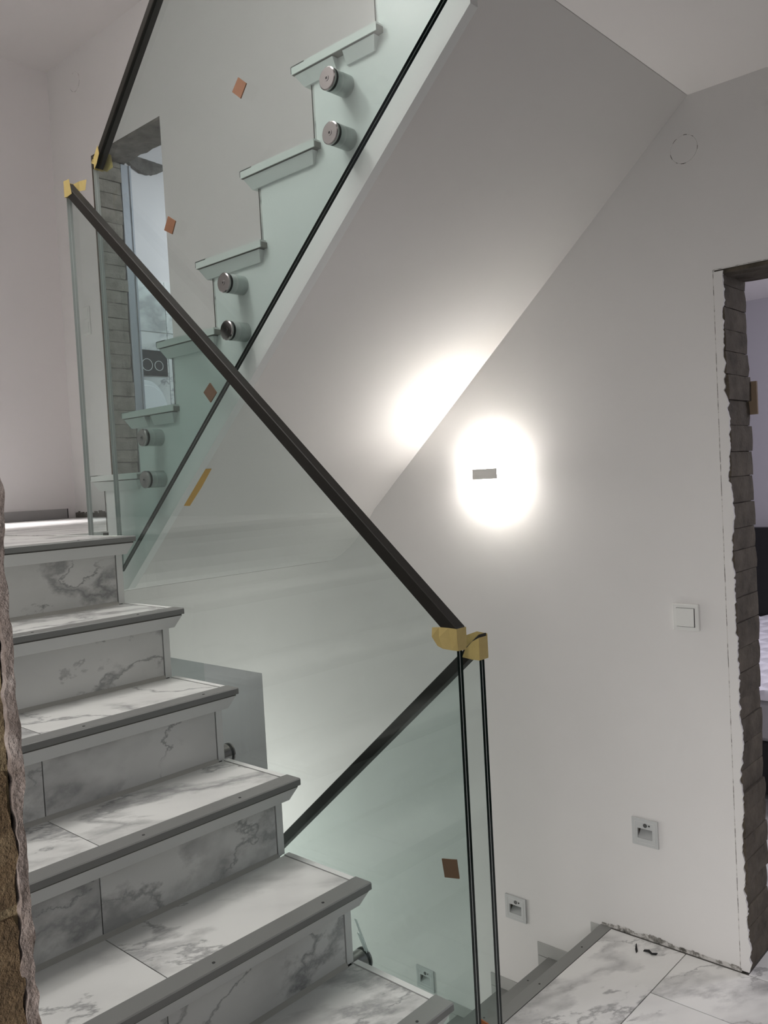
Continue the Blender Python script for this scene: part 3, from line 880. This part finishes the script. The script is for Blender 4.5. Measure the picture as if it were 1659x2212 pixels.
def standoff(parent, x, z, y_wall, yc, sgn):
    """sgn +1: wall lies on +y side of the glass"""
    def cyl(y0, y1, r, seg=28):
        a, b = (y0, y1) if y0 < y1 else (y1, y0)
        m_ = MB(); m_.cyl((x, a, z), (0, 1, 0), r, b - a, seg); return m_
    s = sgn
    ob = smooth_by_angle(cyl(yc - s * 0.0088, y_wall, 0.0248).build('standoff', M['steel'] if sgn > 0 else M['chrome'], parent))
    smooth_by_angle(cyl(yc - s * 0.0089, yc - s * 0.0160, 0.0250).build('rubber_ring', M['rubber'], ob))
    m_ = MB(); m_.cyl((x, yc - s * 0.0161, z), (0, -s, 0), 0.0255, 0.0040, 36); m_.cyl((x, yc - s * 0.0201, z), (0, -s, 0), 0.0255, 0.0022, 36, 0, 0.0230)
    cap = smooth_by_angle(m_.build('cap', M['chrome'], ob), 25)
    m_ = MB(); m_.ring((x, yc - s * 0.0223, z), (0, -s, 0), 0.0028, 0.0066, 0.0008, 20)
    m_.build('screw', M['chrome'], ob)
    m_ = MB(); m_.cyl((x, yc - s * 0.0222, z), (0, -s, 0), 0.0028, 0.0004, 12)
    m_.build('screw_socket', M['rubber'], ob)
    return ob
for x, za, zb in ((-0.299, 1.9487, 1.8290), (-0.712, 1.5775, 1.4560), (-1.137, 1.2120, 1.0895)):
    standoff(bal2, x, za, 0.150, Y2C, 1); standoff(bal2, x, zb, 0.150, Y2C, 1)
for x, z in ((-0.742, 0.366), (-0.742, 0.246), (-0.287, -0.024), (-0.287, -0.144)):
    standoff(bal1, x, z, -0.0165, Y1C, -1)
for x, z in ((-0.55, -0.90), (-0.95, -1.24)):
    standoff(bal0, x, z, 0.150, Y2C, 1)

# thin pale rods put in for two pale lines above the chrome fitting
m_ = MB()
for (xa, za, xb, zb) in ((-0.300, 0.064, -0.266, 0.000), (-0.2935, 0.034, -0.271, -0.004)):
    for o in (0.0, 0.0045):
        m_.cyl((xa - o, 0.0335, za), (xb - xa, 0, zb - za), 0.0011, math.hypot(xb - xa, zb - za), 6)
m_.build('pale_line', M['pale_line'], bal1)

# ------------------------------------------------------------------ tape and pads
def sheet(name, pts, th, mat, label, cat, axis=(0, 1, 0), group=None, th_dir=-1):
    """flat or curled piece from rows of points (list of rows), thickness along axis"""
    m_ = MB(); ax = Vector(axis) * th * th_dir
    R = len(pts); C = len(pts[0])
    for k in (0, 1):
        for r in pts:
            for q in r: m_.v.append(tuple(Vector(q) + ax * k))
    N = R * C
    for i in range(R - 1):
        for j in range(C - 1):
            a, b, c, d = i * C + j, i * C + j + 1, (i + 1) * C + j + 1, (i + 1) * C + j
            m_.f.append((a, b, c, d)); m_.m.append(0); m_.f.append((d + N, c + N, b + N, a + N)); m_.m.append(0)
    rim = [i for i in range(C)] + [i * C + C - 1 for i in range(1, R)] + [(R - 1) * C + j for j in range(C - 2, -1, -1)] + [i * C for i in range(R - 2, 0, -1)]
    for a, b in zip(rim, rim[1:] + rim[:1]):
        m_.f.append((b, a, a + N, b + N)); m_.m.append(0)
    c = sum((Vector(v) for v in m_.v), Vector()) / len(m_.v)
    o = m_.build(name, mat, None, shift=c)
    bm = bmesh.new(); bm.from_mesh(o.data); bmesh.ops.recalc_face_normals(bm, faces=bm.faces); bm.to_mesh(o.data); bm.free()
    return tag(o, label, cat, group) if label else o

yp = Y2C - 0.0086
def pad(cs, mat, label, th=0.0028):
    rows = [[(cs[0][0], yp, cs[0][1]), (cs[1][0], yp, cs[1][1])], [(cs[3][0], yp, cs[3][1]), (cs[2][0], yp, cs[2][1])]]
    return sheet('cork_pad', rows, th, mat, label, 'pad', (0, 1, 0), 'cork pads on the glass')
pad([(-0.617, 2.0659), (-0.5874, 2.0409), (-0.6129, 2.0124), (-0.6437, 2.0387)], M['cork'], 'uppermost brown square pad stuck on the upper glass beside the top treads')
pad([(-0.9513, 1.8073), (-0.9181, 1.786), (-0.9381, 1.7549), (-0.9741, 1.7741)], M['cork'], 'brown square pad on the upper glass just above the crossing dark rail')
pad([(-0.8086, 1.3333), (-0.782, 1.3046), (-0.8108, 1.2812), (-0.8388, 1.3108)], M['cork'], 'brown square pad low on the upper glass below the crossing dark rail')
pad([(-0.0932, 0.2332), (-0.0534, 0.2411), (-0.0485, 0.2016), (-0.0875, 0.1944)], M['cork'], 'brown square pad on the glass of the descending flight')
pad([(-0.020, -0.086), (0.008, -0.089), (0.012, -0.125), (-0.018, -0.122)], M['cork_orange'], 'orange pad on the glass at the very bottom edge of the picture')

sheet('masking_tape', [[(-1.0796, 0.2506, soff(-1.0796) - 0.0004), (-1.0791, 0.2859, soff(-1.0791) - 0.0004)],
                       [(-1.14, 0.250, soff(-1.14) - 0.0004), (-1.14, 0.289, soff(-1.14) - 0.0004)],
                       [(-1.2013, 0.2533, soff(-1.2013) - 0.0004), (-1.2033, 0.2855, soff(-1.2033) - 0.0004)]], 0.0006, M['tape_orange'],
      'orange strip of masking tape stuck on the sloping white soffit', 'tape', (-SK, 0, 1))

# tape on the rail ends; each piece wraps the end and one or two loose flaps
def tape_piece(label, parts):
    t = MB()
    for rows in parts:
        m_ = MB(); R = len(rows); C = len(rows[0])
        base = len(t.v)
        for r in rows:
            for q in r: t.v.append(tuple(q))
        for i in range(R - 1):
            for j in range(C - 1):
                t.f.append((base + i * C + j, base + i * C + j + 1, base + (i + 1) * C + j + 1, base + (i + 1) * C + j)); t.m.append(0)
    c = sum((Vector(v) for v in t.v), Vector()) / len(t.v)
    o = t.build('masking_tape', M['tape'], None, shift=c)
    sm = o.modifiers.new('thickness', 'SOLIDIFY'); sm.thickness = 0.0006; sm.offset = 0
    return tag(o, label, 'tape', 'masking tape on the rail ends')
zt = r1z(0.05)
tape_piece('yellow tape wrapped on the lower end of the crossing rail, flap curling left', [
    [[(0.0508, 0.0058, zt - 0.001), (0.0508, 0.0355, zt - 0.001)], [(0.0508, 0.0058, zt - 0.022), (0.0508, 0.0355, zt - 0.022)], [(0.0508, 0.0075, zt - 0.044), (0.0508, 0.0330, zt - 0.045)]],
    [[(0.0508, 0.0058, zt - 0.001), (0.032, 0.0050, zt - 0.000), (0.012, 0.000, zt + 0.001), (0.001, -0.008, zt + 0.001)],
     [(0.0508, 0.0058, zt - 0.022), (0.034, 0.0045, zt - 0.020), (0.014, -0.004, zt - 0.018), (0.004, -0.014, zt - 0.016)],
     [(0.0508, 0.0075, zt - 0.044), (0.038, 0.0040, zt - 0.043), (0.022, -0.004, zt - 0.040), (0.014, -0.010, zt - 0.034)]]])
z0 = r0z(0.036)
tape_piece('yellow tape wrapped on the upper end of the descending rail', [
    [[(0.0368, 0.094, z0 - 0.007), (0.0368, 0.1235, z0 - 0.007)], [(0.0368, 0.094, z0 - 0.053), (0.0368, 0.1235, z0 - 0.053)]],
    [[(0.0368, 0.094, z0 - 0.007), (0.020, 0.0938, z0 - 0.016), (0.002, 0.0930, z0 - 0.034)], [(0.0368, 0.094, z0 - 0.053), (0.018, 0.0938, z0 - 0.053), (-0.006, 0.0925, z0 - 0.050)]],
    [[(0.0368, 0.1240, z0 - 0.003), (0.010, 0.1255, z0 - 0.001), (-0.026, 0.1265, z0 - 0.014)], [(0.0368, 0.1240, z0 - 0.05), (0.010, 0.1255, z0 - 0.048), (-0.030, 0.1265, z0 - 0.040)]]])
zf1 = r1z(-1.335)
tape_piece('yellow tape folded over the upper end of the crossing rail', [
    [[(-1.3358, 0.004, zf1 + 0.001), (-1.3358, 0.036, zf1 + 0.001)], [(-1.3358, 0.004, zf1 - 0.045), (-1.3358, 0.036, zf1 - 0.045)]],
    [[(-1.3358, 0.0040, zf1 + 0.002), (-1.325, 0.0050, zf1 + 0.002), (-1.306, 0.0055, zf1 + 0.001)], [(-1.3358, 0.0040, zf1 - 0.045), (-1.320, 0.0050, zf1 - 0.047), (-1.296, 0.0055, zf1 - 0.044)]],
    [[(-1.3358, 0.036, zf1 + 0.001), (-1.31, 0.040, zf1 + 0.003), (-1.285, 0.050, zf1 + 0.004)], [(-1.3358, 0.036, zf1 - 0.03), (-1.31, 0.040, zf1 - 0.026), (-1.292, 0.048, zf1 - 0.026)]]])
z2 = r2z(-1.312)
tape_piece('yellow tape folded over the lower end of the upper rail', [
    [[(-1.3128, 0.094, z2 + 0.006), (-1.3128, 0.124, z2 + 0.006)], [(-1.3128, 0.094, z2 - 0.034), (-1.3128, 0.124, z2 - 0.034)]],
    [[(-1.3128, 0.0938, z2 + 0.001), (-1.296, 0.0935, z2 + 0.020), (-1.284, 0.0930, z2 + 0.030)], [(-1.3128, 0.0938, z2 - 0.034), (-1.296, 0.0935, z2 - 0.020), (-1.278, 0.0925, z2 + 0.004)]],
    [[(-1.318, 0.1245, z2 + 0.005), (-1.295, 0.128, z2 + 0.022), (-1.277, 0.132, z2 + 0.008)], [(-1.335, 0.1245, z2 - 0.020), (-1.300, 0.128, z2 - 0.036), (-1.270, 0.132, z2 - 0.030)]],
    [[(-1.3140, 0.110, z2 - 0.000), (-1.330, 0.100, z2 + 0.004)], [(-1.3140, 0.110, z2 - 0.020), (-1.338, 0.100, z2 - 0.006)]]])

# ------------------------------------------------------------------ wall fittings
# wall lamp
LX, LZ = -0.690, 1.0535
lamp = thing('wall_lamp', 'small lit up and down wall lamp glaring on the long white wall', 'lamp', (LX, W, LZ))
m_ = MB(); m_.box(LX - 0.052, LX + 0.052, W - 0.062, W - 0.056, LZ - 0.018, LZ + 0.018); m_.build('body', M['lamp_body'], lamp, 0.002)
m_ = MB(); m_.box(LX - 0.030, LX + 0.030, W - 0.008, W - 0.0005, LZ - 0.016, LZ + 0.016); m_.build('backplate', M['white_plastic'], lamp, 0.0015)
m_ = MB(); m_.box(LX - 0.050, LX + 0.050, W - 0.0555, W - 0.0085, LZ - 0.0155, LZ + 0.0155); m_.build('diffuser', M['glow'], lamp)

for s_ in (1, -1):     # throw of the lamp into the stairwell
    area('wall_lamp_light', (LX, W - 0.040, LZ + s_ * 0.022), (LX, W - 0.56, LZ + s_ * 0.42), 0.09, 0.03, 0.75, (1.0, 0.95, 0.90), 120)

# light switch
SXW, SZW = -0.0112, 0.5885
sw = thing('light_switch', 'white square light switch on the long wall beside the bedroom opening', 'switch', (SXW, W, SZW))
m_ = MB(); m_.box(SXW - 0.0405, SXW + 0.0405, W - 0.011, W - 0.0005, SZW - 0.0405, SZW + 0.0405); m_.build('frame', M['white_plastic'], sw, 0.002)
m_ = MB(); m_.box(SXW - 0.0285, SXW + 0.0285, W - 0.0112, W - 0.0108, SZW - 0.0290, SZW + 0.0285); m_.build('gap', M['rubber'], sw)
m_ = MB(); vs = [(SXW - 0.0275, W - 0.0112, SZW - 0.027), (SXW + 0.0265, W - 0.0112, SZW - 0.027), (SXW + 0.0265, W - 0.0112, SZW + 0.0275), (SXW - 0.0275, W - 0.0112, SZW + 0.0275),
                 (SXW - 0.0275, W - 0.0165, SZW - 0.027), (SXW + 0.0265, W - 0.0165, SZW - 0.027), (SXW + 0.0265, W - 0.0130, SZW + 0.0275), (SXW - 0.0275, W - 0.0130, SZW + 0.0275)]
m_.add(vs, [(0, 1, 2, 3), (7, 6, 5, 4), (4, 5, 1, 0), (5, 6, 2, 1), (6, 7, 3, 2), (7, 4, 0, 3)]); m_.build('rocker', M['white_plastic'], sw)

# recessed step lights
def make_step_light():
    t = thing('step_light', 'x', 'light', (0, 0, 0), 'recessed step lights along the descending flight')
    a = 0.0435
    m_ = MB()
    # frame with window
    for b in ((-a, -0.0250, -a, a), (0.0250, a, -a, a), (-0.0250, 0.0250, 0.0120, a), (-0.0250, 0.0250, -a, -0.0200)):
        m_.box(b[0], b[1], -0.0065, 0.0, b[2], b[3])
    m_.build('frame', M['grey_plastic'], t)
    m_ = MB(); m_.ring((0, 0, 0), (0, -1, 0), 0.001, 0.002, 0.001, 8)
    m_ = MB()
    for b in ((-0.033, 0.033, 0.0330, 0.0338), (-0.033, 0.033, -0.0338, -0.0330), (-0.0338, -0.033, -0.033, 0.033), (0.033, 0.0338, -0.033, 0.033)):
        m_.box(b[0], b[1], -0.0072, -0.0063, b[2], b[3])
    m_.build('plate_rim', M['white_plastic'], t)
    m_ = MB()  # sloping recess
    m_.add([(-0.0249, 0.030, 0.0119), (0.0249, 0.030, 0.0119), (0.0249, -0.0050, -0.0199), (-0.0249, -0.0050, -0.0199)], [(3, 2, 1, 0)])
    m_.build('reflector', M['grey_plastic'], t)
    m_ = MB(); m_.cyl((0.002, -0.0065, 0.0235), (0, -1, 0), 0.0065, 0.0012, 20); m_.build('sensor', M['lens'], t)
    m_ = MB(); m_.cyl((0.0155, -0.0065, 0.0245), (0, -1, 0), 0.0028, 0.0008, 14); m_.build('sensor_hole', M['rubber'], t)
    return t
sl = make_step_light()
sl.location = (-0.1755, W - 0.0003, -0.1125); sl['label'] = 'square recessed step light right of the glass, nearest the bedroom opening'
copy_thing(sl, (-0.687, W - 0.0003, -0.512), 'square recessed step light just right of the two dark glass edges')
copy_thing(sl, (-1.137, W - 0.0003, -0.932), 'square recessed step light seen through the glass of the descending flight')

# round blank covers
def round_cover(x, z, r, label, th=0.0012):
    t = thing('round_cover', label, 'cover', (x, W, z), 'round blank covers high on the wall')
    m_ = MB(); m_.cyl((x, W + 0.0005, z), (0, -1, 0), r, th, 40); m_.build('disc', M['wall'], t)
    m_ = MB(); q = random.Random(int(abs(x) * 100)); n = 48
    for i in range(n):
        on = noise.noise(Vector((i * 0.33, x, 2.0)))
        wd = 0.0003 if on < 0.05 else 0.0012 + 0.0012 * on
        a0, a1 = 2 * math.pi * i / n, 2 * math.pi * (i + 1) / n
        p4 = [(x + math.cos(a) * rr, W - 0.0004, z + math.sin(a) * rr) for a, rr in ((a0, r), (a1, r), (a1, r + wd), (a0, r + wd))]
        m_.add(p4, [(3, 2, 1, 0)]); m_.add([(p[0], W + 0.0005, p[2]) for p in p4], [(0, 1, 2, 3)])
    m_.build('crack', M['mortar'], t)
    return t
round_cover(0.0375, 1.970, 0.040, 'round plastered cover with dark cracked rim above the bedroom opening')
round_cover(-3.383, 3.357, 0.052, 'round plastered cover high on the wall by the end corner')

# double wall plate seen through glass
px, pz = -3.412, 2.038
pl = thing('wall_plate', 'white double switch plate on the wall left of the bathroom opening', 'switch', (px, W, pz))
m_ = MB(); m_.box(px - 0.036, px + 0.036, W - 0.009, W - 0.0005, pz - 0.080, pz + 0.080); m_.build('frame', M['white_plastic'], pl, 0.002)
for dz in (0.038, -0.038):
    m_ = MB(); m_.box(px - 0.026, px + 0.026, W - 0.0125, W - 0.0092, pz + dz - 0.028, pz + dz + 0.028); m_.build('rocker', M['white_plastic'], pl)

# flush plate and toilet
fp = thing('flush_plate', 'black flush plate with two round buttons on the bathroom marble tiles', 'flush plate', (XE + 0.01, 1.77, 1.875))
xf_ = XE + 0.0102
m_ = MB(); m_.box(xf_, xf_ + 0.010, 1.655, 1.898, 1.797, 1.956); m_.build('plate', M['flush'], fp, 0.001)
for yv, zv, r in ((1.748, 1.862, 0.0385), (1.833, 1.860, 0.0315)):
    m_ = MB(); m_.cyl((xf_ + 0.0095, yv, zv), (1, 0, 0), r - 0.003, 0.002, 36); b = m_.build('button', M['flush'], fp)
    m_ = MB(); m_.ring((xf_ + 0.0095, yv, zv), (1, 0, 0), r - 0.003, r, 0.0035, 40); m_.build('button_ring', M['ceramic'], b)
tx, tyc = XE + 0.011, 1.70
to = thing('toilet', 'white wall hung toilet with raised lid below the black flush plate', 'toilet', (tx, tyc, ZL + 0.1))
def oval(m_, x0, x1, yc, z0, z1, hw, power=2.3, n=40):
    """upright rounded panel standing on z0, domed top z1"""
    pts = []
    for i in range(n + 1):
        a = math.pi * i / n
        cy, sz = math.cos(a), math.sin(a)
        pts.append((yc + hw * math.copysign(abs(cy) ** (2 / power), cy), z0 + (z1 - z0) * abs(sz) ** (2 / power)))
    o = len(m_.v)
    for x in (x0, x1):
        for y, z in pts: m_.v.append((x, y, z))
    N = len(pts)
    m_.f.append(tuple(o + i for i in range(N))[::-1]); m_.m.append(0)
    m_.f.append(tuple(o + N + i for i in range(N))); m_.m.append(0)
    for i in range(N):
        j = (i + 1) % N
        m_.f.append((o + i, o + j, o + N + j, o + N + i)); m_.m.append(0)
m_ = MB(); oval(m_, tx + 0.035, tx + 0.055, tyc, 1.345, 1.757, 0.185); lid = m_.build('lid', M['ceramic'], to, 0.004)
m_ = MB(); oval(m_, tx + 0.058, tx + 0.074, tyc, 1.345, 1.725, 0.178); m_.build('seat', M['ceramic'], to, 0.004)
m_ = MB()
rings = [(1.340, 1.0), (1.30, 1.0), (1.18, 0.86), (1.08, 0.60), (1.03, 0.40)]
n = 36
for z, s in rings:
    for i in range(n):
        a = 2 * math.pi * i / n
        ex = math.cos(a); ey = math.sin(a)
        m_.v.append((tx + 0.001 + (0.27 + 0.27 * ex) * (0.35 + 0.65 * s if ex > 0 else 1), tyc + 0.178 * ey * s, z))
for r in range(len(rings) - 1):
    for i in range(n):
        j = (i + 1) % n
        m_.f.append((r * n + j, r * n + i, (r + 1) * n + i, (r + 1) * n + j)); m_.m.append(0)
m_.f.append(tuple(range(n))); m_.m.append(0); m_.f.append(tuple(range((len(rings)) * n - 1, (len(rings) - 1) * n - 1, -1))); m_.m.append(0)
m_.build('bowl', M['ceramic'], to, smooth=False)

# black scraps on the floor
def scrap(pts, label):
    rows = []
    for (x, y, w, lift) in pts:
        rows.append([(x, y - w, ZF + 0.0006 + lift), (x, y + w, ZF + 0.0014 + lift)])
    return sheet('rubber_scrap', rows, 0.002, M['scrap'], label, 'scrap', (0, 0, 1), None, 1)
scrap([(-0.192, 1.150, 0.003, 0.010), (-0.186, 1.137, 0.007, 0.004), (-0.178, 1.125, 0.006, 0.0)], 'short black rubber scrap on the floor tile beside the wall, left one')
scrap([(-0.165, 1.146, 0.004, 0.0), (-0.150, 1.148, 0.005, 0.003), (-0.136, 1.140, 0.003, 0.002), (-0.124, 1.150, 0.005, 0.0)], 'long bent black rubber scrap on the floor tile near the wall, right one')

# ------------------------------------------------------------------ foreground jamb of the near wall
XJ = 0.580
z = ZF; i = 0
while z < 1.6:
    hgt = 0.072 + rnd.uniform(-0.006, 0.008)
    z1 = z + hgt
    fine = 0.55 < z < 1.25
    brick_piece(0.54, XJ - 0.003 + rnd.uniform(-0.003, 0.003), YS - 0.188, YS - 0.008, z, z1, 90 + i * 4.1, wall_left, M['brick_brown'], 0.004, 1, 60 if fine else 8, 26 if fine else 3)
    z = z1 + 0.006; i += 1
m_ = MB(); m_.box(0.541, XJ - 0.0052, YS - 0.189, YS - 0.006, ZF + 0.001, 1.64); m_.build('mortar', M['lime'], wall_left)
m_ = MB(); ny, nz = (14 , 520); g = {}

for j in range(ny + 1):
    for k in range(nz + 1):
        z = 0.35 + 0.95 * k / nz
        edge = 0.0035 * noise.noise(Vector((3.3, 0, z * 24))) + 0.0020 * noise.noise(Vector((7.3, 0, z * 90)))
        inner = YS - 0.0058 + 0.0032 * noise.noise(Vector((1.3, 2, z * 30))) + 0.0025 * noise.noise(Vector((9.3, 2, z * 120)))
        outer = YS + 0.0005 + edge
        t = j / ny
        y = inner + (outer - inner) * t
        xx = XJ - 0.0010 + 0.0012 * noise.noise(Vector((y * 120, z * 40, 5))) + 0.0006 * noise.noise(Vector((y * 300, z * 160, 1)))
        if j == 0: xx = XJ - 0.0062
        if j == ny: xx -= 0.0035
        g[j, k] = len(m_.v); m_.v.append((xx, y, z))
for j in range(ny):
    for k in range(nz):
        m_.f.append((g[j, k], g[j + 1, k], g[j + 1, k + 1], g[j, k + 1])); m_.m.append(0)
for k in range(nz):
    a, b = m_.v[g[ny, k]], m_.v[g[ny, k + 1]]
    o = len(m_.v); m_.v += [(0.54, a[1], a[2]), (0.54, b[1], b[2])]
    m_.f.append((g[ny, k], o, o + 1, g[ny, k + 1])); m_.m.append(0)
m_.build('plaster_edge', M['lip'], wall_left, smooth=False)
